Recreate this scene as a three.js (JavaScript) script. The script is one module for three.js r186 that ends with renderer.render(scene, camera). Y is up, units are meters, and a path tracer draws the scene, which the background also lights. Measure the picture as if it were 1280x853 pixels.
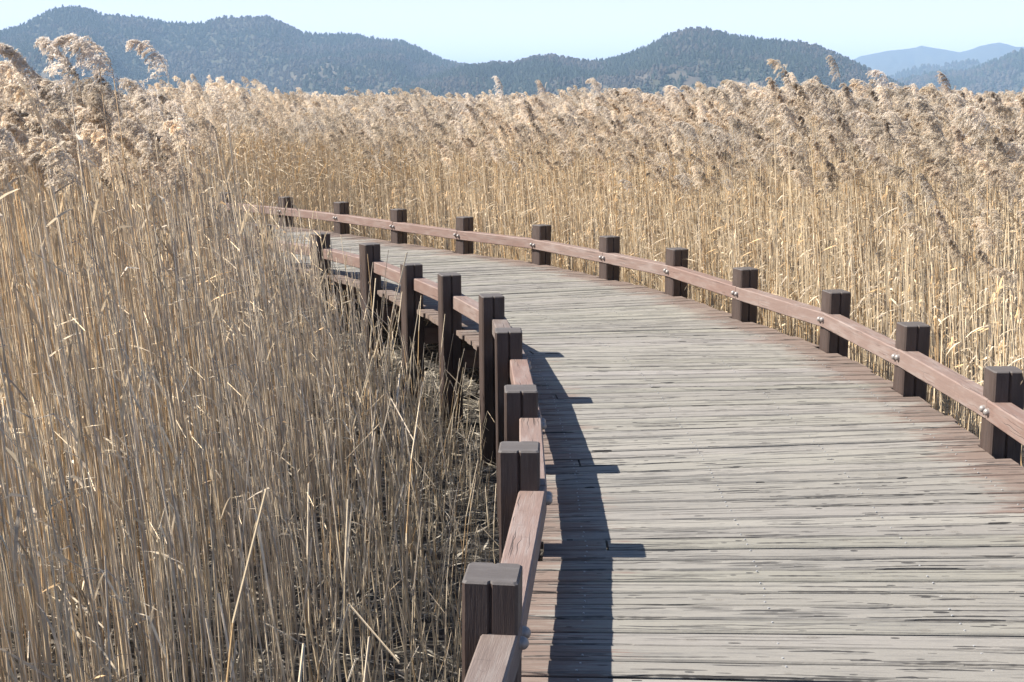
import * as THREE from 'three';
import { mergeGeometries } from 'three/addons/utils/BufferGeometryUtils.js';

// ---------------------------------------------------------------- camera, sky, sun, exposure
const EYE = 2.39, DECK = 0.75, PITCH = 0.18323, FPX = 1600;
const scene = new THREE.Scene();
const camera = new THREE.PerspectiveCamera(2 * Math.atan(426.5 / FPX) * 180 / Math.PI, 1280 / 853, 0.05, 40000);
camera.position.set(0, EYE, 0);
camera.rotation.x = -PITCH;
const renderer = new THREE.WebGLRenderer({ antialias: true });
renderer.toneMapping = THREE.LinearToneMapping;
renderer.toneMappingExposure = 2.6;
renderer.shadowMap.enabled = true;

const sunDir = new THREE.Vector3(-0.72, 0.72, -0.02).normalize();
const sun = new THREE.DirectionalLight(new THREE.Color().setRGB(1.0, 0.94, 0.85), 5);
sun.name = 'sun_light';
sun.position.copy(sunDir).multiplyScalar(60);
sun.castShadow = true;
sun.shadow.mapSize.set(4096, 4096);
Object.assign(sun.shadow.camera, { left: -30, right: 30, top: 30, bottom: -30, near: 1, far: 150 });
scene.add(sun, sun.target);

{ // clear winter sky: white near the horizon, deepening to blue overhead, a little brighter round the sun
  const W = 512, H = 256, d = new Float32Array(W * H * 4);
  for (let r = 0; r < H; r++) {
    const el = ((r + 0.5) / H - 0.5) * Math.PI, y = Math.max(0, Math.sin(el));
    const t = Math.exp(-y / 0.09), m = Math.exp(-y / 0.5);
    for (let c = 0; c < W; c++) {
      const az = ((c + 0.5) / W - 0.5) * 2 * Math.PI;
      const cs = Math.cos(az) * Math.cos(el) * sunDir.x + Math.sin(el) * sunDir.y + Math.sin(az) * Math.cos(el) * sunDir.z;
      const g = 0.10 * Math.pow(Math.max(0, cs), 8) + 0.03 * Math.max(0, cs);
      const o = (r * W + c) * 4;
      d[o] = 0.026 + 0.04 * m + 0.98 * t + g;
      d[o + 1] = 0.056 + 0.08 * m + 0.89 * t + g;
      d[o + 2] = 0.135 + 0.15 * m + 0.96 * t + g;
      d[o + 3] = 1;
    }
  }
  const t = new THREE.DataTexture(d, W, H, THREE.RGBAFormat, THREE.FloatType);
  t.mapping = THREE.EquirectangularReflectionMapping; t.magFilter = THREE.LinearFilter; t.needsUpdate = true;
  scene.background = t; scene.environment = t;
}
scene.fog = new THREE.FogExp2(new THREE.Color().setRGB(0.49, 0.72, 1.0), 0.00021);

// ---------------------------------------------------------------- helpers
function rngOf(a) { return () => { a = (a + 0x6d2b79f5) | 0; let t = Math.imul(a ^ (a >>> 15), 1 | a); t = (t + Math.imul(t ^ (t >>> 7), 61 | t)) ^ t; return ((t ^ (t >>> 14)) >>> 0) / 4294967296; }; }
const rnd = rngOf(20240117);
const U = (a, b, r = rnd) => a + (b - a) * r();
const lerp = (a, b, t) => a + (b - a) * t;
const clamp = (x, a = 0, b = 1) => Math.min(b, Math.max(a, x));
const smooth = (a, b, x) => { const t = clamp((x - a) / (b - a)); return t * t * (3 - 2 * t); };
const LAT = new Float32Array(65536); { const r = rngOf(77); for (let i = 0; i < 65536; i++) LAT[i] = r(); }
function noise(x, y) {
  const ix = Math.floor(x), iy = Math.floor(y); let fx = x - ix, fy = y - iy;
  fx = fx * fx * (3 - 2 * fx); fy = fy * fy * (3 - 2 * fy);
  const a = (iy & 255) << 8, b = ((iy + 1) & 255) << 8, p = ix & 255, q = (ix + 1) & 255;
  return lerp(lerp(LAT[a | p], LAT[a | q], fx), lerp(LAT[b | p], LAT[b | q], fx), fy);
}
const fbm = (x, y) => 0.53 * noise(x, y) + 0.27 * noise(x * 2.1 + 17, y * 2.1 + 5) + 0.14 * noise(x * 4.3 + 3, y * 4.3 + 41) + 0.06 * noise(x * 8.7, y * 8.7);
const V3 = (x, y, z) => new THREE.Vector3(x, y, z);
const col = (r, g, b) => new THREE.Color().setRGB(r, g, b);
const used = new Map();
function numbered(n) { const k = used.get(n) ?? 0; used.set(n, k + 1); return k ? n + '_' + String(k).padStart(3, '0') : n; }
function put(o, parent = scene) { o.traverse((c) => { if (c.isMesh) { c.castShadow = true; c.receiveShadow = true; } }); parent.add(o); return o; }
function tag(o, label, category, group, kind) { if (label) o.userData.label = label; if (category) o.userData.category = category; if (group) o.userData.group = group; if (kind) o.userData.kind = kind; return o; }
function tex(data, w, h, srgb) { const t = new THREE.DataTexture(data, w, h, THREE.RGBAFormat, data instanceof Float32Array ? THREE.FloatType : THREE.UnsignedByteType); t.wrapS = t.wrapT = THREE.RepeatWrapping; t.magFilter = THREE.LinearFilter; t.generateMipmaps = true; if (srgb) t.colorSpace = THREE.SRGBColorSpace; t.needsUpdate = true; return t; }
const S = (x) => 255 * (x <= 0.0031308 ? x * 12.92 : 1.055 * Math.pow(Math.max(0, x), 1 / 2.4) - 0.055);
// direction through a pixel of the photograph, used to survey where things stand
function rayAt(px, py) { const u = (px - 640) / FPX, v = (426.5 - py) / FPX; return V3(u, v * Math.cos(PITCH) - Math.sin(PITCH), -(Math.cos(PITCH) + v * Math.sin(PITCH))); }
function surveyed(px, py, dist) { const d = rayAt(px, py); d.multiplyScalar(dist / Math.hypot(d.x, d.z)); return V3(d.x, EYE + d.y, d.z); }

// ---------------------------------------------------------------- wood
// deck boards: 32 boards side by side in one texture, each 2048 x 64 pixels = 2.35 m x 0.12 m
const ROWS = 32;
function deckTextures(seed) {
  const W = 2048, RH = 64, H = ROWS * RH, c = new Uint8Array(W * H * 4), b = new Uint8Array(W * H * 4), r = rngOf(seed);
  for (let k = 0; k < ROWS; k++) {
    const tone = U(0.88, 1.08, r), warm = U(-0.5, 1, r), off = U(0, 200, r), grey = U(0.25, 0.8, r);
    const knots = Array.from({ length: Math.floor(U(1, 4.6, r)) }, () => [U(0.05, 0.95, r) * W, U(8, 56, r), U(4.5, 9.5, r)]);
    const cracks = Array.from({ length: Math.floor(U(22, 40, r)) }, () => [U(-0.1, 1, r) * W, Math.pow(r(), 2.4) * W * 0.3 + 18, U(2, 62, r), U(0.8, 1.9, r), U(0.5, 1, r), U(0, 99, r)]);
    const wide = Array.from({ length: Math.floor(U(4, 10, r)) }, () => [U(0, 0.95, r) * W, Math.pow(r(), 2) * 420 + 24, U(5, 59, r), U(1.7, 3.1, r), 1, U(0, 99, r)]);
    const all = cracks.concat(wide);
    const el = U(0.17, 0.36, r) / 2.35, er = U(0.10, 0.28, r) / 2.35;
    const crack = new Float32Array(W * RH);
    for (const [x0, len, y0, w, st, ph] of all) for (let x = Math.max(0, Math.ceil(x0)); x < Math.min(W, x0 + len); x++) {
      const t = (x - x0) / len, ww = w * Math.sqrt(Math.max(0, 1 - Math.pow(2 * t - 1, 2))) * (0.5 + noise(x * 0.05 + ph, ph));
      const yc = y0 + (noise(x * 0.008 + ph, ph * 3) - 0.5) * 7;
      for (let y = Math.max(0, Math.floor(yc - ww - 1)); y <= Math.min(RH - 1, yc + ww + 1); y++) {
        const a = st * clamp(ww + 0.6 - Math.abs(y - yc)); if (a > crack[y * W + x]) crack[y * W + x] = a;
      }
    }
    for (let y = 0; y < RH; y++) for (let x = 0; x < W; x++) {
      let gy = y, ring = 0;
      for (const [kx, ky, ks] of knots) {
        const dx = (x - kx) / (ks * 6), dy = (y - ky) / ks, q = dx * dx + dy * dy;
        gy += (y > ky ? -1 : 1) * ks * 1.1 * Math.exp(-q * 0.5) * (1 - Math.exp(-Math.abs(dy)));
        const e = Math.hypot((x - kx) / 2.6, y - ky) / ks; if (e < 1.25) ring = Math.max(ring, (1 - smooth(0.6, 1.25, e)) * (0.55 + 0.45 * Math.sin(e * 14)));
      }
      const g1 = noise(x * 0.006 + off, gy * 0.55 + k * 31), g2 = noise(x * 0.02 + off, gy * 1.1 + k * 57), g3 = noise(x * 0.09 + off, gy * 1.3 + k * 13);
      const bl = fbm(x * 0.004 + off, gy * 0.06 + k * 9);
      const streak = smooth(0.51, 0.88, 0.42 * g1 + 0.36 * g2 + 0.22 * g3 + (bl - 0.5) * 0.6 + (grey - 0.5) * 0.25);
      const fine = (g3 - 0.5) * 0.16 + (noise(x * 0.35, gy * 2.1 + k) - 0.5) * 0.10;
      let R = 0.222 * tone, G = (0.207 + 0.003 * warm) * tone, B = (0.184 - 0.008 * warm) * tone;
      R = lerp(R, 0.095, streak * 0.72); G = lerp(G, 0.092, streak * 0.72); B = lerp(B, 0.087, streak * 0.72);
      R *= 1 + fine; G *= 1 + fine; B *= 1 + fine;
      // remains of the red-brown stain where feet do not pass, breaking up along the grain
      const rag = (g1 - 0.5) * 0.11 + (g2 - 0.5) * 0.07 + (bl - 0.5) * 0.06, u = x / W;
      const st = Math.max(1 - smooth(-0.012, 0.018, u - el - rag), 1 - smooth(-0.012, 0.018, 1 - u - er - rag)) * (0.72 + 0.28 * g2);
      const sr = 0.146 * (1 + fine * 1.2) * (0.82 + 0.36 * g1), sg = 0.101 * (1 + fine * 1.2) * (0.82 + 0.36 * g1), sb = 0.081 * (1 + fine * 1.2) * (0.82 + 0.36 * g1);
      R = lerp(R, sr, st); G = lerp(G, sg, st); B = lerp(B, sb, st);
      const rg = ring * 0.75; R = lerp(R, 0.12, rg); G = lerp(G, 0.107, rg); B = lerp(B, 0.088, rg);
      let ck = crack[y * W + x];
      const ed = Math.min(y, RH - 1 - y), chip = smooth(0.62, 0.8, noise(x * 0.012 + off, k * 7 + (y < 32 ? 0 : 50))) * clamp((2.6 - ed) / 2);
      ck = Math.max(ck, chip * 0.8);
      R = lerp(R, 0.022, ck * 0.95); G = lerp(G, 0.020, ck * 0.95); B = lerp(B, 0.019, ck * 0.95);
      const o = ((k * RH + y) * W + x) * 4;
      c[o] = S(R); c[o + 1] = S(G); c[o + 2] = S(B); c[o + 3] = 255;
      b[o] = b[o + 1] = b[o + 2] = 255 * clamp(0.62 + (g2 - 0.5) * 0.22 + fine * 0.6 - streak * 0.12 - ck * 0.6); b[o + 3] = 255;
    }
  }
  return [tex(c, W, H, true), tex(b, W, H)];
}
const [deckMap, deckBump] = deckTextures(11);
const deckMat = new THREE.MeshStandardMaterial({ name: 'weathered_deck_board', map: deckMap, bumpMap: deckBump, bumpScale: 0.006, roughness: 0.85 });

// painted timber: u along the grain, 1 unit = 1.2 m, v across, 1 unit = 0.3 m
function timberTexture(seed, base, dark, crackN, worn, wornCol, kerf) {
  const W = 1024, H = 256, c = new Uint8Array(W * H * 4), b = new Uint8Array(W * H * 4), r = rngOf(seed);
  const cr = Array.from({ length: crackN }, () => [r() * W, U(30, 300, r), r() * H, U(0.4, 1.3, r), r() * 99]);
  const kf = Array.from({ length: kerf }, () => [r() * W, r() * H, U(15, 70, r), r() * 99]);
  const ck = new Float32Array(W * H), set = (x, y, a) => { const i = (((y % H) + H) % H) * W + (((x % W) + W) % W); if (a > ck[i]) ck[i] = a; };
  for (const [x0, len, y0, w, ph] of cr) for (let x = 0; x < len; x++) {
    const ww = w * Math.sin(Math.PI * x / len), yc = y0 + (noise(x * 0.02 + ph, ph) - 0.5) * 9;
    for (let y = Math.floor(yc - ww - 1); y <= yc + ww + 1; y++) set(Math.floor(x0 + x), y, clamp(ww + 0.5 - Math.abs(y - yc)));
  }
  for (const [x0, y0, len, ph] of kf) for (let y = 0; y < len; y++) { const xc = x0 + (noise(y * 0.07 + ph, ph) - 0.5) * 12; set(Math.floor(xc), Math.floor(y0 + y), 0.6 * Math.sin(Math.PI * y / len)); set(Math.floor(xc) + 1, Math.floor(y0 + y), 0.35 * Math.sin(Math.PI * y / len)); }
  const tile = (f, x, y, sx, sy) => { const t = x / W, q = smooth(0.8, 1, t), s = y / H, p = smooth(0.85, 1, s); return lerp(lerp(f(x * sx, y * sy), f((x - W) * sx, y * sy), q), lerp(f(x * sx, (y - H) * sy), f((x - W) * sx, (y - H) * sy), q), p); };
  for (let y = 0; y < H; y++) for (let x = 0; x < W; x++) {
    const g1 = tile(noise, x, y, 0.011, 0.35), g2 = tile(noise, x + 300, y + 90, 0.03, 0.8), g3 = tile(noise, x, y, 0.2, 1.1), bl = tile(fbm, x + 50, y + 20, 0.008, 0.03);
    const d = clamp(0.45 * g1 + 0.35 * g2 + 0.2 * g3), w = worn * smooth(0.45, 0.75, 0.6 * bl + 0.25 * g1 + 0.15 * g3), k = ck[y * W + x];
    const o = (y * W + x) * 4;
    for (let i = 0; i < 3; i++) { let v = lerp(base[i], dark[i], d * 0.9); v = lerp(v, wornCol[i], w); c[o + i] = S(lerp(v, dark[i] * 0.3, k * 0.85)); }
    c[o + 3] = 255; b[o] = b[o + 1] = b[o + 2] = 255 * clamp(0.65 + (g2 - 0.5) * 0.2 + (g3 - 0.5) * 0.12 - k * 0.6); b[o + 3] = 255;
  }
  return [tex(c, W, H, true), tex(b, W, H)];
}
const timber = (name, rough, args) => { const [m, b] = timberTexture(...args); return new THREE.MeshStandardMaterial({ name, map: m, bumpMap: b, bumpScale: 0.003, roughness: rough }); };
const railMat = timber('faded_red_brown_rail', 0.7, [21, [0.218, 0.142, 0.117], [0.115, 0.074, 0.061], 26, 0.5, [0.252, 0.205, 0.183], 16]);
const railMatB = timber('faded_red_brown_rail_pale', 0.7, [22, [0.222, 0.156, 0.131], [0.128, 0.087, 0.074], 34, 0.6, [0.258, 0.216, 0.197], 22]);
const railMatC = timber('weathered_grey_brown_rail', 0.75, [26, [0.165, 0.128, 0.113], [0.092, 0.070, 0.062], 30, 0.6, [0.20, 0.172, 0.158], 24]);
const postMat = timber('dark_brown_post', 0.6, [23, [0.064, 0.042, 0.034], [0.031, 0.020, 0.017], 30, 0.45, [0.098, 0.074, 0.064], 0]);
const capMat = timber('grey_post_top', 0.75, [24, [0.088, 0.077, 0.073], [0.055, 0.047, 0.044], 18, 0.6, [0.118, 0.108, 0.103], 20]);
const beamMat = timber('joist_timber', 0.85, [25, [0.175, 0.125, 0.105], [0.10, 0.07, 0.06], 30, 0.4, [0.20, 0.16, 0.145], 0]);
const boltMat = new THREE.MeshStandardMaterial({ name: 'bolt_cap', color: col(0.26, 0.235, 0.22), roughness: 0.45, metalness: 0.3 });
const screwMat = new THREE.MeshStandardMaterial({ name: 'zinc_screw', color: col(0.3, 0.3, 0.3), roughness: 0.4, metalness: 0.0 });

// profile (x, y pairs, counter-clockwise) drawn out along +z by len, both ends chamfered; group 0 sides, group 1 ends
function prism(profile, len, ch, sc = null) {
  const pos = [], uv = [], n = profile.length; let w = 0, h = 0;
  for (const [x, y] of profile) { w = Math.max(w, Math.abs(x)); h = Math.max(h, Math.abs(y)); }
  const ins = profile.map(([x, y]) => [x * (1 - ch / w), y * (1 - ch / h)]);
  const per = [0]; for (let i = 0; i < n; i++) { const a = profile[i], b = profile[(i + 1) % n]; per.push(per[i] + Math.hypot(b[0] - a[0], b[1] - a[1])); }
  const quad = (A, B, C, D, ua, ub, uc, ud) => { pos.push(...A, ...B, ...C, ...A, ...C, ...D); uv.push(...ua, ...ub, ...uc, ...ua, ...uc, ...ud); };
  for (let i = 0; i < n; i++) {
    const a = profile[i], b = profile[(i + 1) % n];
    quad([...a, ch], [...b, ch], [...b, len - ch], [...a, len - ch], [ch / 1.2, per[i] / 0.3], [ch / 1.2, per[i + 1] / 0.3], [(len - ch) / 1.2, per[i + 1] / 0.3], [(len - ch) / 1.2, per[i] / 0.3]);
  }
  const sides = pos.length / 3;
  const cuv = (p) => [p[0] / 0.6, p[1] / 0.3];
  for (let i = 0; i < n; i++) {
    const j = (i + 1) % n;
    quad([...profile[i], len - ch], [...profile[j], len - ch], [...ins[j], len], [...ins[i], len], cuv(profile[i]), cuv(profile[j]), cuv(ins[j]), cuv(ins[i]));
    quad([...ins[i], 0], [...ins[j], 0], [...profile[j], ch], [...profile[i], ch], cuv(ins[i]), cuv(ins[j]), cuv(profile[j]), cuv(profile[i]));
  }
  for (const t of THREE.ShapeUtils.triangulateShape(ins.map((p) => new THREE.Vector2(...p)), [])) {
    for (const i of t) { pos.push(...ins[i], len); uv.push(...cuv(ins[i])); }
    for (const i of [t[0], t[2], t[1]]) { pos.push(...ins[i], 0); uv.push(...cuv(ins[i])); }
  }
  const g = new THREE.BufferGeometry();
  g.setAttribute('position', new THREE.Float32BufferAttribute(pos, 3));
  g.setAttribute('uv', new THREE.Float32BufferAttribute(uv, 2));
  g.addGroup(0, sides, 0); g.addGroup(sides, pos.length / 3 - sides, 1);
  g.computeVertexNormals();
  return g;
}
const rectProfile = (w, h, c) => [[-w + c, -h], [w - c, -h], [w, -h + c], [w, h - c], [w - c, h], [-w + c, h], [-w, h - c], [-w, -h + c]];

// ---------------------------------------------------------------- the boardwalk: post centres (x, depth), left (inner) and right (outer) side, surveyed from the photograph
const LP = [[-1.55, -3.0], [-1.10, -1.75], [-0.72, -0.52], [-0.44, 0.74], [-0.225, 2.0], [-0.064, 3.29], [0.038, 4.56], [0.042, 5.65], [-0.005, 7.03], [-0.13, 8.36], [-0.455, 9.40], [-0.815, 10.35], [-1.27, 11.48], [-1.89, 12.50], [-2.60, 13.30], [-3.38, 14.05], [-4.22, 14.78], [-5.12, 15.5], [-6.08, 16.15], [-7.1, 16.7]];
const RP = [[0.70, -3.35], [1.13, -2.1], [1.50, -0.85], [1.82, 0.47], [2.07, 1.80], [2.24, 3.15], [2.34, 4.62], [2.36, 5.96], [2.31, 7.24], [2.18, 8.53], [1.81, 9.79], [1.44, 11.13], [0.94, 12.13], [0.295, 13.30], [-0.545, 14.28], [-1.36, 15.36], [-2.20, 16.52], [-3.10, 17.5], [-4.05, 18.36], [-5.1, 19.15]];
const LH = { 7: 0.378, 11: 0.36 };
const P = (a) => V3(a[0], 0, -a[1]);
const left = LP.map(P), right = RP.map(P), N = left.length;
const centre = left.map((l, i) => l.clone().lerp(right[i], 0.5));

const boardwalk = new THREE.Group(); boardwalk.name = 'boardwalk';
tag(boardwalk, 'curving weathered timber boardwalk of bleached planks through the reeds', 'boardwalk', null, 'structure');
scene.add(boardwalk);
const screws = [];
{
  const r = rngOf(5);
  function plank(a0, a1, b0, b1, s0, s1, row, flip, y, lo, hi) { // corners at left (a) and right (b); s0..s1 the share of the length; lo, hi trim in metres
    const M = 4, th = 0.036, pos = [], uv = [], idx = [], gap = 0.0046;
    const dA = b0.clone().sub(a0), dB = b1.clone().sub(a1), L = dA.length();
    const o = a0.clone().lerp(b1, 0.5); o.y = y;
    const tilt = U(-0.002, 0.002, r), bow = U(-0.002, 0.003, r);
    for (let j = 0; j <= M; j++) {
      const t = lerp(s0 + lo / L, s1 - hi / L, j / M), p = a0.clone().addScaledVector(dA, t), q = a1.clone().addScaledVector(dB, t), ac = q.clone().sub(p), w = ac.length(); ac.divideScalar(w);
      const g0 = gap + Math.max(-0.001, U(-0.0015, 0.0042, r)), g1 = gap + Math.max(-0.001, U(-0.0015, 0.0042, r)), yb = bow * (1 - Math.pow(2 * j / M - 1, 2));
      const prof = [[g0 + 0.002, -th], [g0, -0.006], [g0 + 0.005, 0], [w - g1 - 0.005, 0], [w - g1, -0.006], [w - g1 - 0.002, -th]];
      prof.forEach(([d, yy], i) => { const v = p.clone().addScaledVector(ac, d); pos.push(v.x - o.x, yy + yb + (d / w - 0.5) * tilt * 2, v.z - o.z); const vv = clamp(d / w, 0.03, 0.97); uv.push(flip ? 1 - t : t, (row + (i === 0 ? 0.03 : i === 5 ? 0.97 : vv)) / ROWS); });
    }
    for (let j = 0; j < M; j++) for (let i = 0; i < 5; i++) { const a = j * 6 + i, b = a + 1, c = a + 7, d = a + 6; idx.push(a, d, c, a, c, b); }
    for (const [base, rev] of [[0, 1], [M * 6, 0]]) for (let i = 1; i < 5; i++) rev ? idx.push(base, base + i, base + i + 1) : idx.push(base, base + i + 1, base + i);
    let g = new THREE.BufferGeometry();
    g.setAttribute('position', new THREE.Float32BufferAttribute(pos, 3)); g.setAttribute('uv', new THREE.Float32BufferAttribute(uv, 2)); g.setIndex(idx);
    g = g.toNonIndexed(); g.computeVertexNormals();
    const m = new THREE.Mesh(g, deckMat); m.name = numbered('plank'); m.position.copy(o); put(m, boardwalk);
  }
  for (let i = 0; i + 1 < N; i++) {
    const cl = centre[i].distanceTo(centre[i + 1]), n = Math.round(cl / 0.117);
    const lenL = left[i].distanceTo(left[i + 1]), lenR = right[i].distanceTo(right[i + 1]);
    for (let k = 0; k < n; k++) {
      const a0 = left[i].clone().lerp(left[i + 1], k / n), a1 = left[i].clone().lerp(left[i + 1], (k + 1) / n), b0 = right[i].clone().lerp(right[i + 1], k / n), b1 = right[i].clone().lerp(right[i + 1], (k + 1) / n);
      const atL = k * lenL / n < 0.08 || (n - 1 - k) * lenL / n < 0.08, atR = k * lenR / n < 0.08 || (n - 1 - k) * lenR / n < 0.08;
      const lo = atL ? 0.082 : U(-0.014, 0.016, r), hi = atR ? 0.082 : U(-0.016, 0.022, r);
      const row = Math.floor(r() * ROWS), flip = r() < 0.5, y = DECK + U(-0.0025, 0.0025, r), L = a0.distanceTo(b0);
      if (k === 0) { const cut = U(0.25, 0.36, r) / L; plank(a0, a1, b0, b1, 0, cut, row, flip, y - 0.003, lo, 0.004); plank(a0, a1, b0, b1, cut, 1, row, flip, y, 0.004, hi); } else plank(a0, a1, b0, b1, 0, 1, row, flip, y, lo, hi);
      for (const f of [0.105, 0.37, 0.63, 0.895]) for (const e of [0.27, 0.73]) {
        if (r() < 0.3) continue;
        const p = a0.clone().lerp(b0, f + U(-0.005, 0.005, r)).lerp(a1.clone().lerp(b1, f), e); screws.push([p.x, y + 0.0026, p.z]);
      }
    }
  }
  // screw heads: thousands of pin points, one part
  const disc = new THREE.CylinderGeometry(0.0034, 0.004, 0.003, 6), list = screws.map(([x, y, z]) => disc.clone().translate(x, y, z));
  const sm = new THREE.Mesh(mergeGeometries(list), screwMat); sm.name = 'screw_heads'; sm.userData.kind = 'stuff'; put(sm, boardwalk);
  // supports
  const beamBetween = (name, a, b, y, w, h) => { const g = prism(rectProfile(w / 2, h / 2, 0.006), a.distanceTo(b), 0.004); const m = new THREE.Mesh(g, [beamMat, beamMat]); m.name = numbered(name); m.position.set(a.x, y, a.z); m.rotation.y = Math.atan2(b.x - a.x, b.z - a.z); put(m, boardwalk); };
  for (let i = 0; i < N; i++) beamBetween('cross_beam', left[i].clone().lerp(right[i], 0.035), left[i].clone().lerp(right[i], 0.965), DECK - 0.036 - 0.125 - 0.072, 0.09, 0.14);
  for (let i = 0; i + 1 < N; i++) for (const f of [0.105, 0.37, 0.63, 0.895]) beamBetween('joist', left[i].clone().lerp(right[i], f), left[i + 1].clone().lerp(right[i + 1], f), DECK - 0.04 - 0.061, 0.07, 0.12);
}

// ---------------------------------------------------------------- railings
{
  const r = rngOf(9), hw = 0.075, c = 0.009, g = 0.0075, gd = 0.011;
  const postProfile = [[-hw + c, -hw], [-g, -hw], [0, -hw + gd], [g, -hw], [hw - c, -hw], [hw, -hw + c], [hw, hw - c], [hw - c, hw], [g, hw], [0, hw - gd], [-g, hw], [-hw + c, hw], [-hw, hw - c], [-hw, -hw + c]];
  const boltGeo = mergeGeometries([new THREE.SphereGeometry(0.018, 14, 9, 0, Math.PI * 2, 0, Math.PI / 2).scale(1, 0.95, 1).translate(0, 0.006, 0), new THREE.CylinderGeometry(0.018, 0.019, 0.006, 14).translate(0, 0.003, 0)]);
  function railing(pts, other, side, heights, label) {
    const root = new THREE.Group(); root.name = numbered('timber_railing'); root.position.set(pts[0].x, 0, pts[0].z); tag(root, label, 'railing', 'low timber railings of the boardwalk'); scene.add(root);
    const place = (m, x, y, z) => { m.position.set(x - root.position.x, y, z - root.position.z); };
    const along = pts.map((_, i) => { const a = centre[Math.max(0, i - 1)], b = centre[Math.min(N - 1, i + 1)]; return b.clone().sub(a).normalize(); });
    const inn = pts.map((p, i) => { const d = other[i].clone().sub(p); d.addScaledVector(along[i], -d.dot(along[i])); return d.normalize(); });
    const rise = pts.map(() => U(-0.004, 0.004, r));
    pts.forEach((p, i) => {
      const top = DECK + (heights[i] ?? 0.4 + U(-0.006, 0.006, r)), base = -0.35;
      const m = new THREE.Mesh(prism(postProfile, top - base, 0.006), [postMat, capMat]); m.name = numbered('post'); put(m, root);
      // the profile's y axis runs along the walk, so the grooves lie on the faces seen by someone walking
      const fx = new THREE.Vector3().crossVectors(along[i], V3(0, 1, 0)).normalize();
      const mm = new THREE.Matrix4().makeBasis(fx, along[i].clone().negate().multiplyScalar(-1), V3(0, 1, 0)); if (mm.determinant() < 0) mm.makeBasis(fx.negate(), along[i], V3(0, 1, 0));
      m.quaternion.setFromRotationMatrix(mm);
      m.quaternion.premultiply(new THREE.Quaternion().setFromEuler(new THREE.Euler(U(-0.012, 0.012, r), U(-0.04, 0.04, r), U(-0.012, 0.012, r))));
      place(m, p.x, base, p.z);
    });
    for (let i = 0; i + 1 < pts.length; i++) {
      const a = pts[i].clone().addScaledVector(inn[i], 0.041), b = pts[i + 1].clone().addScaledVector(inn[i + 1], 0.041);
      const d = b.clone().sub(a).normalize(); a.addScaledVector(d, 0.002); b.addScaledVector(d, -0.002);
      const ya = DECK + 0.203 + rise[i] + U(-0.003, 0.003, r), yb = DECK + 0.203 + rise[i + 1] + U(-0.003, 0.003, r);
      a.y = ya; b.y = yb;
      const len = a.distanceTo(b), m = new THREE.Mesh(prism(rectProfile(0.05, 0.05, 0.006), len, 0.003), side === 1 && (i === 4 || i === 8) ? [railMatC, railMatC] : r() < 0.5 ? [railMat, railMat] : [railMatB, railMatB]);
      const gu = m.geometry.attributes.uv, ou = r(), ov = r(); for (let q = 0; q < gu.count; q++) gu.setXY(q, gu.getX(q) + ou, gu.getY(q) + ov);
      m.name = numbered('rail'); place(m, a.x, a.y, a.z); m.lookAt(V3(m.position.x + b.x - a.x, m.position.y + b.y - a.y, m.position.z + b.z - a.z)); put(m, root);
      const inward = inn[i].clone().add(inn[i + 1]).normalize(), q = m.quaternion.clone().invert(), loc = inward.clone().applyQuaternion(q); const sx = Math.sign(loc.x);
      for (const z of [0.027, len - 0.027]) { const bo = new THREE.Mesh(boltGeo, boltMat); bo.name = numbered('bolt'); bo.position.set(sx * 0.05, U(-0.006, 0.006, r), z); bo.rotation.z = -sx * Math.PI / 2; put(bo, m); }
    }
  }
  railing(left, right, 1, LH, 'low red-brown timber railing inside the bend with its shadow on the planks');
  railing(right, left, -1, {}, 'low red-brown timber railing on the outer side of the bend, backed by standing reeds');
}

// ---------------------------------------------------------------- ground
{
  const W = 1024, c = new Uint8Array(W * W * 4), b = new Uint8Array(W * W * 4);
  const wrap = (f, x, y, s) => { const p = smooth(0.8, 1, x / W), q = smooth(0.8, 1, y / W); return lerp(lerp(f(x * s, y * s), f((x - W) * s, y * s), p), lerp(f(x * s, (y - W) * s), f((x - W) * s, (y - W) * s), p), q); };
  for (let y = 0; y < W; y++) for (let x = 0; x < W; x++) {
    const a = wrap(fbm, x, y, 0.02), e = wrap(fbm, x + 400, y + 90, 0.09), f = wrap(noise, x, y, 0.4), st = smooth(0.5, 0.7, e * 0.6 + f * 0.4), o = (y * W + x) * 4;
    c[o] = S(lerp(0.03, 0.11, st * a * 1.4)); c[o + 1] = S(lerp(0.025, 0.095, st * a * 1.4)); c[o + 2] = S(lerp(0.02, 0.07, st * a * 1.4)); c[o + 3] = 255;
    b[o] = b[o + 1] = b[o + 2] = 255 * clamp(a * 0.5 + e * 0.3 + f * 0.2); b[o + 3] = 255;
  }
  const m = new THREE.MeshStandardMaterial({ name: 'marsh_mud', map: tex(c, W, W, true), bumpMap: tex(b, W, W), bumpScale: 0.03, roughness: 0.9 });
  const g = new THREE.PlaneGeometry(26000, 26000, 2, 2).rotateX(-Math.PI / 2), uv = g.attributes.uv;
  for (let i = 0; i < uv.count; i++) uv.setXY(i, uv.getX(i) * 26000 / 1.6, uv.getY(i) * 26000 / 1.6);
  const o = new THREE.Mesh(g, m); o.name = 'ground'; o.position.set(0, 0, -6000); tag(o, 'dark muddy marsh ground under the reeds and the boardwalk', 'ground', null, 'structure'); put(o);
}

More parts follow.
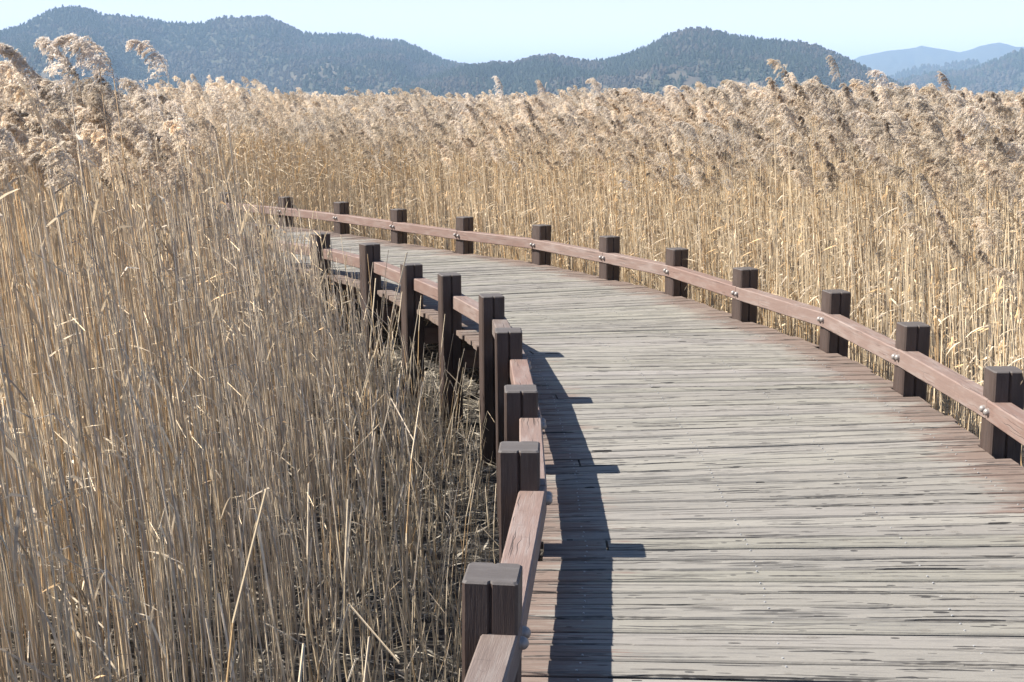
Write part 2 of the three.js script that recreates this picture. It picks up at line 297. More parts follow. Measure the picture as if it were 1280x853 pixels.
// ---------------------------------------------------------------- hills with woods
{
  const hillMat = new THREE.MeshStandardMaterial({ name: 'hill_ground', vertexColors: true, roughness: 1 });
  const treeMat = new THREE.MeshStandardMaterial({ name: 'far_tree', vertexColors: true, roughness: 1 });
  const crown = (seed, cone) => {
    const r = rngOf(seed), parts = [];
    for (let k = 0; k < 5; k++) {
      const g = new THREE.IcosahedronGeometry(1, 1), p = g.attributes.position, ky = k / 4, w = cone ? lerp(0.42, 0.13, ky) : lerp(0.36, 0.24, Math.abs(ky - 0.45) * 1.6);
      const ox = U(-0.14, 0.14, r) * (1 - ky * 0.6), oz = U(-0.14, 0.14, r) * (1 - ky * 0.6), oy = lerp(0.25, cone ? 0.93 : 0.8, ky);
      for (let i = 0; i < p.count; i++) { const n = 0.75 + 0.5 * noise(p.getX(i) * 2.3 + seed * 7 + k * 3, p.getY(i) * 2.3 + p.getZ(i) * 3.1); p.setXYZ(i, p.getX(i) * w * n + ox, p.getY(i) * (cone ? 0.2 : 0.22) * n + oy, p.getZ(i) * w * n + oz); }
      parts.push(g);
    }
    const g = mergeGeometries(parts); g.computeVertexNormals();
    const cc = new Float32Array(g.attributes.position.count * 3).fill(1); g.setAttribute('color', new THREE.BufferAttribute(cc, 3)); return g;
  };
  const crowns = [crown(1, true), crown(2, true), crown(3, false), crown(4, false)];
  const treesAt = crowns.map(() => []);
  function hill(pix, D, F, B, label, o = {}) {
    const r = rngOf(Math.floor(D) + pix.length), ridge = pix.map(([x, y]) => { const d = rayAt(x, y); return [Math.atan2(d.x, -d.z), d.y / Math.hypot(d.x, d.z)]; });
    const top = (az) => { if (az <= ridge[0][0]) return ridge[0][1]; for (let i = 0; i + 1 < ridge.length; i++) if (az <= ridge[i + 1][0]) return lerp(ridge[i][1], ridge[i + 1][1], (az - ridge[i][0]) / (ridge[i + 1][0] - ridge[i][0])); return ridge.at(-1)[1]; };
    const a0 = ridge[0][0], a1 = ridge.at(-1)[0], th = o.tree ?? 9;
    const at = (az, d) => {
      const hr = Math.max(0, EYE + D * top(az) - th * 0.62);
      const x = az * D, s = (d - (D - F)) / F;
      if (s > 1) return hr * Math.max(0, 1 - Math.pow((d - D) / B, 1.3));
      const spur = fbm(x / 170 + D, 3.7 + s * 1.2) - 0.45, p = Math.pow(clamp(s), 1.15);
      return hr * clamp(p + spur * 1.25 * Math.sin(Math.PI * clamp(s)) * (0.55 + 0.45 * clamp(1 - s)), 0, 0.12 + 0.88 * p + (1 - s) * 0.1) ;
    };
    const NA = Math.ceil((a1 - a0) * 320 * (o.fine ?? 1)), ND = 26, pos = [], cl = [], idx = [];
    const bare = (az, d) => { const x = az * D, s = (d - (D - F)) / F; return smooth(0.56, 0.64, fbm(x / 70 + 9, d / 110 + D) + 0.22 * (1 - s) - 0.10 - s * 0.34 + (o.bare ?? 0)); };
    for (let i = 0; i <= NA; i++) for (let k = 0; k <= ND; k++) {
      const az = lerp(a0, a1, i / NA), d = k < 20 ? lerp(D - F, D, k / 20) : lerp(D, D + B, (k - 20) / 6), h = at(az, d), bb = bare(az, d), v = fbm(az * D / 60, d / 60);
      pos.push(Math.sin(az) * d, h - 0.5, -Math.cos(az) * d);
      const f = [0.035 + v * 0.02, 0.035 + v * 0.018, 0.025], q = [0.075 + v * 0.06, 0.057 + v * 0.042, 0.042 + v * 0.02];
      const b2 = bb * 0.75; cl.push(lerp(f[0], q[0], b2), lerp(f[1], q[1], b2), lerp(f[2], q[2], b2));
    }
    for (let i = 0; i < NA; i++) for (let k = 0; k < ND; k++) { const a = i * (ND + 1) + k, b = a + ND + 1; idx.push(a, b, a + 1, b, b + 1, a + 1); }
    const g = new THREE.BufferGeometry(); g.setAttribute('position', new THREE.Float32BufferAttribute(pos, 3)); g.setAttribute('color', new THREE.Float32BufferAttribute(cl, 3)); g.setIndex(idx); g.computeVertexNormals();
    const m = new THREE.Mesh(g, hillMat); m.name = numbered('hill'); tag(m, label, 'hill', null, 'structure'); put(m);
    if (o.noTrees) return;
    const step = o.step ?? 9.5, n = Math.floor((a1 - a0) * D * (F + 60) / (step * step));
    for (let i = 0; i < n; i++) {
      const az = U(a0, a1, r), d = D - F + Math.pow(r(), 0.8) * (F + 45);
      if (bare(az, d) > 0.3 && r() < 0.82) continue;
      const k = r(), pine = noise(az * D / 90 + 4, d / 90) + U(-0.25, 0.25, r), kind = pine > 0.42 ? (k < 0.5 ? 0 : 1) : (k < 0.5 ? 2 : 3), sc = th * (0.55 + 0.9 * Math.pow(r(), 1.5));
      const bright = U(0.85, 1.15, r) * (0.7 + 0.6 * fbm(az * D / 160, d / 160)), cc = kind < 2 ? [0.024 * bright, 0.036 * bright, 0.02 * bright] : [0.058 * bright, 0.048 * bright, 0.037 * bright];
      treesAt[kind].push([Math.sin(az) * d, at(az, d) - 1.2, -Math.cos(az) * d, sc, U(0.75, 1.15, r), r() * 6.28, cc]);
    }
  }
  hill([[-500, 75], [-380, 55], [-250, 66], [-120, 52], [-40, 44], [0, 38], [12, 35], [25, 31], [45, 21], [65, 10], [80, 8], [100, 8], [115, 12], [125, 16], [145, 18], [180, 21], [205, 27], [225, 28], [250, 28], [262, 26], [275, 21], [300, 20], [320, 19], [335, 20], [345, 24], [360, 31], [375, 38], [382, 40], [400, 41], [450, 43], [475, 49], [505, 51], [525, 60], [545, 70], [560, 76], [575, 79], [592, 81], [640, 90], [700, 102], [760, 116]], 2600, 900, 500, 'long blue-green wooded hill with two broad summits behind the reed marsh', { tree: 6, step: 7, bare: -0.05 });
  hill([[470, 112], [520, 100], [560, 88], [580, 82], [600, 80], [620, 77], [640, 78], [650, 75], [670, 69], [690, 68], [710, 72], [735, 76], [755, 73], [780, 68], [800, 60], [815, 53], [830, 45], [850, 37], [865, 34], [885, 35], [905, 39], [915, 44], [930, 45], [960, 49], [1000, 52], [1020, 56], [1040, 64], [1060, 73], [1075, 80], [1090, 88], [1115, 100], [1150, 114]], 2000, 560, 400, 'dark wooded dome-shaped hill with bare ochre slopes at its foot', { bare: -0.04, tree: 5.2, step: 6 });
  hill([[1090, 112], [1140, 97], [1160, 92], [1180, 90], [1200, 90], [1215, 87], [1230, 80], [1250, 73], [1265, 67], [1280, 62], [1330, 48], [1400, 40], [1500, 52], [1600, 45], [1750, 70]], 3300, 800, 500, 'wooded hillside sloping down in front of the pale mountains', { tree: 11, step: 12 });
  hill([[1050, 112], [1100, 100], [1118, 92], [1140, 86], [1155, 82], [1175, 82], [1195, 77], [1210, 75], [1230, 76], [1245, 77], [1300, 74], [1380, 80], [1480, 70], [1700, 90]], 4500, 1000, 700, 'low hazy ridge between the wooded hillside and the pale mountains', { tree: 12, step: 22, bare: 0.02 });
  hill([[860, 115], [960, 98], [1030, 86], [1066, 74], [1075, 69], [1090, 66], [1110, 62], [1130, 60], [1145, 58], [1152, 55.5], [1165, 58], [1185, 61], [1200, 64], [1215, 60], [1225, 56], [1240, 53], [1250, 51.5], [1260, 54], [1270, 57], [1285, 57], [1340, 50], [1420, 60], [1560, 46], [1750, 80]], 7000, 1700, 1100, 'pale blue mountains fading into the haze', { noTrees: true, fine: 2, bare: -0.1 });
  const wood = new THREE.Group(); wood.name = 'forest'; tag(wood, 'far woods of dark pines and bare trees covering the hills', 'forest', null, 'stuff'); scene.add(wood);
  const M4 = new THREE.Matrix4(), Q = new THREE.Quaternion(), C = new THREE.Color();
  crowns.forEach((g, k) => {
    const im = new THREE.InstancedMesh(g, treeMat, treesAt[k].length); im.name = ['pine_trees', 'pine_trees_001', 'bare_trees', 'bare_trees_001'][k]; im.userData.kind = 'stuff';
    treesAt[k].forEach(([x, y, z, s, w, a, c], i) => { M4.compose(V3(x, y, z), Q.setFromAxisAngle(V3(0, 1, 0), a), V3(s * w, s, s * w)); im.setMatrixAt(i, M4); im.setColorAt(i, C.setRGB(...c)); });
    put(im, wood);
  });
}

// ---------------------------------------------------------------- reeds
const stemMat = new THREE.MeshStandardMaterial({ name: 'dry_reed_cane', vertexColors: true, roughness: 0.55 });
const leafMat = new THREE.MeshPhysicalMaterial({ name: 'dry_reed_leaf', vertexColors: true, roughness: 1, transmission: 0.3, thickness: 0, side: THREE.DoubleSide });
const plumeMat = new THREE.MeshPhysicalMaterial({ name: 'reed_plume', vertexColors: true, roughness: 1, transmission: 0.54, thickness: 0, side: THREE.DoubleSide });
class Shape { // triangles with a colour per vertex
  constructor() { this.p = []; this.c = []; }
  tri(a, b, c, k) { this.p.push(a.x, a.y, a.z, b.x, b.y, b.z, c.x, c.y, c.z); for (let i = 0; i < 3; i++) this.c.push(k[0], k[1], k[2]); }
  quad(a, b, c, d, k) { this.tri(a, b, c, k); this.tri(a, c, d, k); }
  geometry() { const g = new THREE.BufferGeometry(); g.setAttribute('position', new THREE.Float32BufferAttribute(this.p, 3)); g.setAttribute('color', new THREE.Float32BufferAttribute(this.c, 3)); g.computeVertexNormals(); return g; }
}
const STRAW = [[0.70, 0.58, 0.405], [0.64, 0.52, 0.355], [0.76, 0.645, 0.475], [0.58, 0.40, 0.215], [0.47, 0.395, 0.30], [0.72, 0.595, 0.41]];
const pick = (a, r) => a[Math.floor(r() * a.length)];
const tint = (k, f) => [k[0] * f, k[1] * f, k[2] * f];
// one reed 2.35 m to the foot of its plume: { stem, leaves, plume } as geometries; the wind comes from +x
function reedShapes(seed, o) {
  const r = rngOf(seed), H = o.height, segs = o.segs, sides = o.sides, stem = new Shape();
  const lean = o.lean * U(0.4, 1.5, r), leanZ = U(-0.13, 0.13, r), wob = U(-0.018, 0.018, r), wp = r() * 6;
  const at = (t) => V3(-lean * Math.pow(t, 1.7) + wob * Math.sin(t * 7 + wp), H * t * (1 - lean * lean * 0.07 * t), leanZ * Math.pow(t, 1.5) + wob * Math.cos(t * 6 + wp));
  const base = pick(STRAW, r), R0 = o.radius * U(0.8, 1.25, r);
  for (let j = 0; j < segs; j++) {
    const a = at(j / segs), b = at((j + 1) / segs), ra = lerp(R0, R0 * 0.5, j / segs) * (j % 2 ? 1.12 : 0.95), rb = lerp(R0, R0 * 0.5, (j + 1) / segs) * (j % 2 ? 1.12 : 0.95);
    const k = tint(r() < 0.25 ? pick(STRAW, r) : base, U(0.8, 1.12, r));
    for (let s = 0; s < sides; s++) {
      const f = (q, c, rad) => V3(c.x + rad * Math.cos(q * 2 * Math.PI / sides), c.y, c.z + rad * Math.sin(q * 2 * Math.PI / sides));
      stem.quad(f(s, a, ra), f(s, b, rb), f(s + 1, b, rb), f(s + 1, a, ra), k);
    }
  }
  if (o.broken) { const a = at(1), q = r() * 6.28, l = U(0.07, 0.18, r), e = V3(a.x + Math.cos(q) * l * 0.8, a.y - l * U(0.3, 1, r), a.z + Math.sin(q) * l * 0.8); const w = V3(0, R0 * 0.8, 0), w2 = V3(-Math.sin(q) * R0 * 0.7, 0, Math.cos(q) * R0 * 0.7); stem.quad(a.clone().add(w), a.clone().sub(w), e.clone().sub(w), e.clone().add(w), base); stem.quad(a.clone().add(w2), a.clone().sub(w2), e.clone().sub(w2), e.clone().add(w2), base); }
  const leaves = [];
  for (let l = 0; l < o.leaves; l++) {
    const sh = new Shape(), t0 = U(o.leafFrom ?? 0.3, 0.97, r), len = U(0.16, 0.42, r), wd = U(0.0045, 0.0085, r) * (o.leafWide ?? 1), yaw = r() < 0.6 ? Math.PI + U(-0.9, 0.9, r) : r() * 6.28, rise = U(0.2, 1.25, r), droop = U(0.2, 2.0, r), kink = r() < 0.35 ? Math.floor(U(1, 4, r)) : -1;
    let p = at(t0), el = rise; const n = o.leafSegs ?? 5, k0 = tint(pick(STRAW, r), U(0.8, 1.15, r)); let yw = yaw;
    let prev = null;
    for (let j = 0; j <= n; j++) {
      const s = j / n, w = wd * (0.55 + 1.1 * s) * (1 - Math.pow(s, 2.2)) + 0.0006, tw = yw + Math.PI / 2 + s * U(-0.6, 0.6, r);
      const side = V3(Math.cos(tw) * w, w * U(-0.5, 0.5, r), Math.sin(tw) * w), A = p.clone().add(side), B = p.clone().sub(side);
      if (prev) sh.quad(prev[0], prev[1], B, A, tint(k0, U(0.9, 1.1, r)));
      prev = [A, B];
      if (j === kink) { el -= U(0.7, 1.7, r); yw += U(-0.6, 0.6, r); } else el -= droop * (1 / n) * s;
      p = p.clone().add(V3(Math.cos(yw) * Math.cos(el), Math.sin(el), Math.sin(yw) * Math.cos(el)).multiplyScalar(len / n));
    }
    leaves.push(sh.geometry());
  }
  for (let l = 0; l < (o.flecks ?? 0); l++) { // torn scraps of leaf and sheath
    const sh = new Shape(), c = at(U(0.12, 0.98, r)), q = r() * 6.28, e = U(-1.2, 1.3, r), len = U(0.03, 0.13, r), w = U(0.004, 0.009, r), k = tint(pick(STRAW, r), U(0.95, 1.3, r));
    const d = V3(Math.cos(q) * Math.cos(e), Math.sin(e), Math.sin(q) * Math.cos(e)), sd = new THREE.Vector3().crossVectors(d, V3(U(-1, 1, r), U(-0.3, 1, r), U(-1, 1, r))).normalize().multiplyScalar(w), m = c.clone().addScaledVector(d, len * 0.5), z = c.clone().addScaledVector(d, len * 0.8).add(V3(0, -len * U(0.1, 0.5, r), 0));
    sh.quad(c.clone().addScaledVector(sd, 0.4), c.clone().addScaledVector(sd, -0.4), m.clone().sub(sd), m.clone().add(sd), k); sh.tri(m.clone().sub(sd), z, m.clone().add(sd), k); leaves.push(sh.geometry());
  }
  let plume = null;
  if (o.plume) {
    const sh = new Shape(), PL = o.plume * U(0.8, 1.2, r), bend = U(0.8, 2.4, r), wy = Math.PI + U(-0.6, 0.6, r), wx = Math.cos(wy), wz = Math.sin(wy), full = U(0.8, 1.25, r);
    const nb = o.branches, ns = o.spikes, sl = o.spikeLen, body = pick([[0.70, 0.62, 0.51], [0.66, 0.575, 0.455], [0.74, 0.665, 0.56], [0.58, 0.49, 0.38]], r);
    let p = at(1), el = Math.PI / 2 - lean * 0.5; const axis = [];
    for (let j = 0; j <= 8; j++) { axis.push([p.clone(), el]); el -= bend * (0.5 + j / 8) / 9; p = p.clone().add(V3(wx * Math.cos(el), Math.sin(el), wz * Math.cos(el)).multiplyScalar(PL / 8)); }
    for (let j = 0; j < 8; j++) { const a = axis[j][0], b = axis[j + 1][0], w = V3(-wz, 0, wx).multiplyScalar(R0 * 0.45), w2 = V3(0.2, 0, 0.98).multiplyScalar(R0 * 0.45); const k = tint(base, 0.7); sh.quad(a.clone().add(w), a.clone().sub(w), b.clone().sub(w), b.clone().add(w), k); sh.quad(a.clone().add(w2), a.clone().sub(w2), b.clone().sub(w2), b.clone().add(w2), k); }
    for (let n = 0; n < nb; n++) {
      const t = Math.pow(n / nb, 0.85), fi = t * 7.999, i0 = Math.floor(fi), c = axis[i0][0].clone().lerp(axis[i0 + 1][0], fi - i0), ae = axis[i0][1];
      const q = r() * 6.28, len = PL * U(0.28, 0.52, r) * (1.1 - 0.62 * t) * full;
      // leaves the axis upward and outward, then is blown and hangs to leeward
      let d = V3(wx * Math.cos(ae), Math.sin(ae), wz * Math.cos(ae)).multiplyScalar(0.85).add(V3(Math.cos(q), U(-0.1, 0.4, r), Math.sin(q)).multiplyScalar(0.62)).add(V3(wx * 0.35, 0, wz * 0.35)).normalize();
      const g = V3(wx * U(0, 0.8, r), -U(1.1, 2.7, r), wz * U(0, 0.8, r)), steps = 6; let pt = c.clone();
      const line = [pt.clone()];
      for (let s = 0; s < steps; s++) { d = d.clone().addScaledVector(g, 0.22).normalize(); pt = pt.clone().addScaledVector(d, len / steps); line.push(pt.clone()); }
      const bt = U(0.85, 1.15, r);
      for (let s = 0; s < ns; s++) {
        const u = Math.pow((s + r()) / ns, 0.75) * (steps - 0.001), iu = Math.floor(u), m = line[iu].clone().lerp(line[iu + 1], u - iu), dd = line[iu + 1].clone().sub(line[iu]).normalize();
        const jit = sl * 0.35; m.add(V3(U(-jit, jit, r), U(-jit, jit, r), U(-jit, jit, r)));
        const dir = dd.multiplyScalar(0.8).add(V3(U(-1, 1, r), U(-1, 0.8, r), U(-1, 1, r)).multiplyScalar(0.75)).normalize(), side = new THREE.Vector3().crossVectors(dir, V3(U(-1, 1, r), U(-1, 1, r), U(-1, 1, r))).normalize();
        const l = sl * U(0.6, 1.4, r), w = sl * o.spikeWide * U(0.6, 1.4, r), k = tint(body, bt * U(0.8, 1.22, r));
        const A = m.clone().addScaledVector(dir, -l * 0.5), B = m.clone().addScaledVector(dir, l * 0.5);
        if (o.fold) { sh.tri(A, m.clone().addScaledVector(side, w), B, k); sh.tri(A, B, m.clone().addScaledVector(side, -w).addScaledVector(dir, l * 0.1), tint(k, 0.95)); }
        else sh.tri(A, m.clone().addScaledVector(side, w * 1.6), B, k);
      }
    }
    plume = sh.geometry();
  }
  return { stem: stem.geometry(), leaves, plume };
}
function grouped(s) { // one geometry with three material groups, for the uncounted mass
  const list = [s.stem]; if (s.leaves.length) list.push(mergeGeometries(s.leaves)); if (s.plume) list.push(s.plume);
  const g = mergeGeometries(list); g.clearGroups(); let at = 0; const mats = [];
  for (const q of list) { const n = q.attributes.position.count; g.addGroup(at, n, mats.length); mats.push(q === s.stem ? stemMat : q === s.plume ? plumeMat : leafMat); at += n; }
  return [g, mats];
}
const nearO = { height: 2.32, segs: 7, sides: 4, radius: 0.0040, leaves: 3, lean: 0.15, plume: 0.235, branches: 34, spikes: 42, spikeLen: 0.017, spikeWide: 0.115, fold: true };
const KIND = {
  plumed: Array.from({ length: 12 }, (_, i) => reedShapes(100 + i, { ...nearO, leaves: i % 3, flecks: i < 6 ? 1 : 7 })),
  bare: Array.from({ length: 9 }, (_, i) => reedShapes(200 + i, { ...nearO, plume: 0, leaves: [0, 1, 0, 1, 1, 0, 0, 1, 0][i], flecks: i < 5 ? 0 : 6, height: [2.2, 2.0, 1.7, 2.25, 1.9, 2.1, 1.5, 2.2, 1.8][i], broken: i === 1, lean: 0.14 })),
  leafy: Array.from({ length: 5 }, (_, i) => reedShapes(300 + i, { ...nearO, plume: 0, leaves: 4, flecks: 6, leafFrom: 0.15, leafWide: 1.15, height: 2.1, lean: 0.1 })),
  stub: Array.from({ length: 6 }, (_, i) => reedShapes(400 + i, { ...nearO, plume: 0, leaves: 0, height: [0.9, 0.7, 1.1, 0.5, 0.8, 1.2][i], broken: i === 4, lean: 0.12, segs: 4 })),
  mid: Array.from({ length: 8 }, (_, i) => reedShapes(500 + i, { ...nearO, segs: 3, sides: 3, radius: 0.0036, leaves: 2, leafSegs: 3, leafWide: 1.2, branches: 24, spikes: 18, spikeLen: 0.024, spikeWide: 0.18, fold: false, plume: 0.26, flecks: 5 })),
  far: Array.from({ length: 6 }, (_, i) => reedShapes(600 + i, { ...nearO, segs: 2, sides: 3, radius: 0.004, leaves: 1, leafSegs: 2, leafWide: 1.6, branches: 16, spikes: 9, spikeLen: 0.042, spikeWide: 0.27, fold: false, plume: 0.29 })),
};
// metres outside the line of posts (< 0 on the walk), and the side: -1 inner, +1 outer
function nearWalk(x, z) {
  let best = 1e9, side = 1, hw = 1.15;
  for (let i = 0; i + 1 < N; i++) {
    const a = centre[i], b = centre[i + 1], dx = b.x - a.x, dz = b.z - a.z, t = clamp(((x - a.x) * dx + (z - a.z) * dz) / (dx * dx + dz * dz)), d = Math.hypot(a.x + dx * t - x, a.z + dz * t - z);
    if (d < best) { best = d; side = dx * (z - a.z) - dz * (x - a.x) > 0 ? 1 : -1; const u = left[i].clone().lerp(left[i + 1], t), v = right[i].clone().lerp(right[i + 1], t), l = Math.hypot(dx, dz); hw = Math.abs((v.x - u.x) * -dz + (v.z - u.z) * dx) / l / 2; }
  }
  return [best - hw, side];
}
const reeds = []; // [kind, variant, x, z, scale, yaw, tilt, colour factor]
{
  let grey = 0; const r = rngOf(31), tone = (x, z) => 0.76 + 0.5 * fbm(x * 0.35 + 40, z * 0.35 + 90);
  const hgt = (x, z) => 0.955 + 0.17 * (fbm(x * 0.4 + 10, z * 0.4) - 0.5) * 2;
  const add = (kind, x, z, sc, tn = 1, yawR = 0.5) => { const w = grey + U(0, 0.7, r), L = KIND[kind].length, cut = kind === 'plumed' ? 6 : kind === 'bare' ? 5 : 0, v = cut ? (grey ? Math.floor(r() * cut) : cut + Math.floor(r() * (L - cut))) : Math.floor(r() * L); reeds.push([kind, v, x, z, sc, U(-yawR, yawR, r), U(-0.032, 0.032, r), tn * tone(x, z) * (grey ? U(0.7, 1.2, r) : U(0.78, 1.18, r)), w]); };
  const within = (x, z) => { const a = Math.atan2(x, -z); return a > -0.60 && a < 0.47; };
  // near ground, both sides: metre by metre
  for (let gx = -11; gx < 13; gx += 0.5) for (let gz = -24; gz < 1; gz += 0.5) {
    const cx = gx + 0.25, cz = gz + 0.25, rr = Math.hypot(cx, cz); if (rr > 17 || (cz > -1.2 && cx > 0)) continue;
    const [d0, side] = nearWalk(cx, cz); if (d0 < -0.4) continue;
    const inner = side === -1 && cz > -14.2; grey = inner ? 0.14 : 0;
    if (!inner && !within(cx, cz)) continue;
    if (inner && cx < -9) continue; if (rr < 2.5 && cx > -2.6) continue;
    const dens = inner ? (d0 < 1.1 ? 150 : d0 < 2.3 ? 132 : d0 < 3.6 ? 80 : 26) : (d0 < 1.2 ? 80 : d0 < 2.5 ? 62 : 44);
    const n = Math.floor(dens * 0.25 + r());
    for (let i = 0; i < n; i++) {
      const x = gx + r() * 0.5, z = gz + r() * 0.5, [d, sd] = nearWalk(x, z); if (d < (sd === -1 ? 0.10 : 0.16)) continue;
      if (sd === -1 && z > -14.2) {
        const cap = (z < -6.5 ? 0.52 + d * 1.05 : 0.6 + d * 1.0) + U(-0.28, 0.08, r); // what stands near the walk has been trodden and cut down
        if (d < 0.9 && r() < 0.32 - d * 0.3) continue;
        if (cap < 1.25) { add('stub', x, z, clamp(cap / 1.0, 0.35, 1.25) * U(0.5, 1.1, r), 0.92, 3.1); continue; }
        const full = hgt(x, z) * U(0.9, 1.12, r) * lerp(1, 1.05, smooth(1.8, 3.5, d)), k = r();
        if (cap < 2.2) { const c = cap / 2.1; add(k < 0.86 ? 'bare' : 'leafy', x, z, Math.min(c, 1.04) * (z < -6.5 ? U(0.86, 1.06, r) : U(0.75, 1.0, r)), 1.04); continue; }
        const lim = Math.min(full, cap / 2.4);
        if (k < 0.40 && Math.hypot(x, z) > 3.4) add('plumed', x, z, lim, 1.02); else if (k < 0.95) add('bare', x, z, lim * U(0.8, 1.02, r), 1.06); else add('leafy', x, z, lim * U(0.7, 0.98, r));
      } else {
        const k = r(), ed = smooth(0.1, 3.2, d), s = hgt(x, z) * lerp(U(0.74, 1.03, r), U(0.88, 1.07, r), ed) * (r() < 0.09 ? U(1.02, 1.08, r) : 1);
        if (k < lerp(0.42, 0.72, ed)) add('plumed', x, z, s); else if (k < lerp(0.66, 0.84, ed)) add('leafy', x, z, s * U(0.6, 0.95, r), 1.05); else add('bare', x, z, s * U(0.7, 1, r));
      }
    }
  }
  grey = 0;
  const ringFill = (kind, r0, r1, dens, s0, s1) => {
    const n = Math.floor(0.535 * (r1 * r1 - r0 * r0) * dens);
    for (let i = 0; i < n; i++) {
      const rr = Math.sqrt(U(r0 * r0, r1 * r1, r)), a = U(-0.60, 0.47, r), x = Math.sin(a) * rr, z = -Math.cos(a) * rr;
      if (rr < 26) { const [d] = nearWalk(x, z); if (d < 0.2) continue; }
      add(kind, x, z, hgt(x, z) * U(s0, s1, r), 1, 0.6);
    }
  };
  ringFill('mid', 17, 34, 30, 0.87, 1.08);
  ringFill('far', 34, 75, 11, 0.9, 1.08);
  ringFill('far', 75, 240, 2.6, 0.92, 1.05);
}
const C3 = new THREE.Color(), M4 = new THREE.Matrix4(), E3 = new THREE.Euler(), Q4 = new THREE.Quaternion();
function reedColour(f, w) { return C3.setRGB(f * lerp(1.02, 0.92, w), f * lerp(0.985, 0.93, w), f * lerp(0.92, 0.98, w)); }
const inFrame = (x, y, z) => { const yy = (y - EYE) * Math.cos(PITCH) + -z * Math.sin(PITCH), zz = -z * Math.cos(PITCH) - (y - EYE) * Math.sin(PITCH); return zz > 0.5 && Math.abs(x / zz) < 0.4 && yy / zz > -0.2666 && yy / zz < 0.2666; };

// the 300 reeds that show largest are things of their own
function reedThing(kind, v, x, z, sc, yaw, tilt, f, w, label, group) {
  const s = KIND[kind][v], o = new THREE.Group(); o.name = numbered(kind === 'stub' ? 'broken_reed' : 'common_reed');
  const c = reedColour(f, w).clone(), key = [kind, Math.round(f * 6), Math.round(w * 3)].join();
  const mats = reedThing.cache.get(key) ?? [stemMat, leafMat, plumeMat].map((m) => { const q = m.clone(); q.color.copy(c); return q; }); reedThing.cache.set(key, mats);
  const m = new THREE.Mesh(s.stem, mats[0]); m.name = 'stem'; o.add(m);
  for (const l of s.leaves) { const q = new THREE.Mesh(l, mats[1]); q.name = 'leaf'; o.add(q); }
  if (s.plume) { const q = new THREE.Mesh(s.plume, mats[2]); q.name = 'plume'; o.add(q); }
  o.position.set(x, -0.02, z); o.rotation.set(tilt, yaw, tilt * 0.7); o.scale.setScalar(sc);
  tag(o, label, 'reed', group); put(o); return o;
}
reedThing.cache = new Map();
// a few whose heads stand clear of the rest: [x, y of the head in the survey, distance, variant, label]
const lone = [
  [184, 48, 6.6, 3, 'lone tall reed whose slim pale plume stands clear against the wooded hill', 0.0, 0.85],
  [97, 40, 5.6, 5, 'tall reed with thick drooping plume, middle head of the three above the inner reed bed', 0.0, 1],
  [60, 43, 5.7, 1, 'tall reed with the loosest plume of the three heads above the inner bed', 0.1, 1],
  [114, 43, 5.9, 8, 'tall reed with narrow upright plume, slimmest of the three heads above the inner bed', 0.0, 0.95],
  [20, 52, 5.2, 2, 'tall reed with dense brown-grey plume rising beside the three heads of the inner bed', 0.0, 1.05],
  [170, 95, 6.9, 6, 'reed with round full plume just below the lone slim plume', 0.0, 1],
  [622, 94, 17.0, 7, 'reed with round plume above the field below the gap between two hills', 0.0, 1.1],
  [676, 99, 16.8, 4, 'reed with small plume above the field below the low saddle of the hills', 0.0, 1.1],
  [742, 98, 16.0, 9, 'reed with curled plume above the field at the foot of the dome-shaped hill', 0.0, 1.1],
  [1103, 86, 11.5, 10, 'tall reed with large ragged plume in front of the pale mountains', 0.0, 1.1],
  [1183, 88, 12.0, 0, 'tall reed with fluffy round plume below the twin tops of the pale mountains', 0.0, 1.05],
];
lone.forEach(([px, py, dist, v, label, yaw]) => {
  const s = KIND.plumed[v]; s.plume.computeBoundingBox(); const bb = s.plume.boundingBox, p = surveyed(px, py, dist), sc = (p.y + 0.02) / bb.max.y, hx = (bb.min.x + bb.max.x) / 2 * sc;
  reedThing('plumed', v, p.x - hx, p.z - (bb.min.z + bb.max.z) / 2 * sc, sc, yaw * 0, 0, 1.15, 1.0, label);
});
{
  const order = reeds.map((q, i) => [i, Math.hypot(q[2], q[3])]).filter(([i]) => { const q = reeds[i], h = KIND[q[0]] === KIND.stub ? 0.7 : 1.9; return inFrame(q[2], q[4] * h, q[3]) || inFrame(q[2], q[4] * h * 0.55, q[3]); }).sort((a, b) => a[1] - b[1]).slice(0, 285);
  const taken = new Set(order.map(([i]) => i));
  for (const [i] of order) {
    const q = reeds[i], [, side] = nearWalk(q[2], q[3]), where = side === -1 ? 'inner' : 'outer';
    const text = { plumed: `dry straw-coloured reed with a drooping plume at the edge of the ${where} reed bed`, bare: `bare dry reed cane without a plume in the ${where} reed bed beside the walk`, leafy: `dry reed with many curling dead leaves at the edge of the ${where} reed bed`, stub: `short broken reed stalk in the trodden strip beside the ${where} railing` }[q[0]];
    reedThing(...q, text, { plumed: 'plumed reeds along the ', bare: 'bare canes along the ', leafy: 'leafy reeds along the ', stub: 'broken stalks along the ' }[q[0]] + where + ' railing');
  }
  const bed = new THREE.Group(); bed.name = 'reed_bed'; tag(bed, 'dense field of dry straw-coloured reeds with feathery plumes on both sides of the boardwalk', 'reeds', null, 'stuff'); scene.add(bed);
  for (const kind of Object.keys(KIND)) KIND[kind].forEach((s, v) => {
    const list = reeds.filter((q, i) => q[0] === kind && q[1] === v && !taken.has(i)); if (!list.length) return;
    const [g, mats] = grouped(s), im = new THREE.InstancedMesh(g, mats, list.length); im.name = numbered('reeds'); im.userData.kind = 'stuff';
    list.forEach((q, i) => { M4.compose(V3(q[2], -0.02, q[3]), Q4.setFromEuler(E3.set(q[6], q[5], q[6] * 0.7)), V3(q[4], q[4], q[4])); im.setMatrixAt(i, M4); im.setColorAt(i, reedColour(q[7], q[8])); });
    put(im, bed);
  });
}

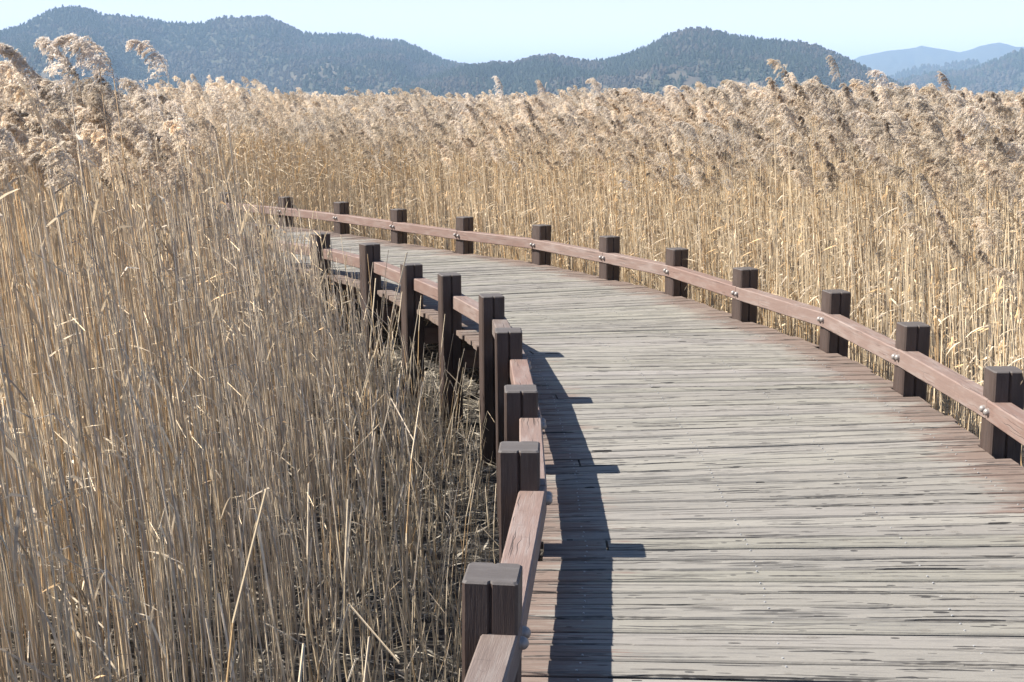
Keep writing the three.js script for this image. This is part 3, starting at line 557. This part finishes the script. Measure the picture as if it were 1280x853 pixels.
// fallen leaves and stalks on the mud
{
  const r = rngOf(61), kinds = Array.from({ length: 6 }, (_, i) => {
    const sh = new Shape(), n = 4, len = [0.12, 0.2, 0.3, 0.16, 0.09, 0.36][i], wd = [0.005, 0.0045, 0.0024, 0.006, 0.006, 0.0026][i]; let p = V3(-len / 2, 0, 0), a = U(-0.3, 0.3, r), prev = null; const k = pick(STRAW, r);
    for (let j = 0; j <= n; j++) { const s = j / n, w = wd * (1 - 0.7 * Math.abs(2 * s - 1)); const A = p.clone().add(V3(0, w * U(-0.4, 0.4, r), w)), B = p.clone().sub(V3(0, w * U(-0.4, 0.4, r), w)); if (prev) sh.quad(prev[0], A, B, prev[1], tint(k, U(0.85, 1.1, r))); prev = [A, B]; a += U(-0.35, 0.35, r); p = p.clone().add(V3(Math.cos(a), U(-0.12, 0.16, r), Math.sin(a)).multiplyScalar(len / n)); }
    return sh.geometry();
  });
  const litter = new THREE.Group(); litter.name = 'reed_litter'; tag(litter, 'fallen reed leaves and broken stalks strewn over the mud', 'litter', null, 'stuff'); scene.add(litter);
  const lists = kinds.map(() => []);
  for (let i = 0; i < 34000; i++) {
    const z = -U(1.5, 15.5, r), x = U(-6, 3.5, r), [d, side] = nearWalk(x, z); if (side === -1 ? d > 3.2 : d > 0.8 || d < -0.6) continue;
    lists[Math.floor(r() * 6)].push([x, z]);
  }
  kinds.forEach((g, k) => {
    const im = new THREE.InstancedMesh(g, leafMat, lists[k].length); im.name = numbered('fallen_leaves'); im.userData.kind = 'stuff';
    lists[k].forEach(([x, z], i) => { M4.compose(V3(x, U(0.006, 0.09, r) * U(0.2, 1, r), z), Q4.setFromEuler(E3.set(U(-0.5, 0.5, r), r() * 6.28, U(-0.35, 0.35, r))), V3(1, 1, 1).multiplyScalar(U(0.7, 1.4, r))); im.setMatrixAt(i, M4); const f = Math.pow(r(), 1.6) * 0.8 + 0.25; im.setColorAt(i, C3.setRGB(f * 0.95, f, f * 1.08)); });
    put(im, litter);
  });
}
renderer.render(scene, camera);
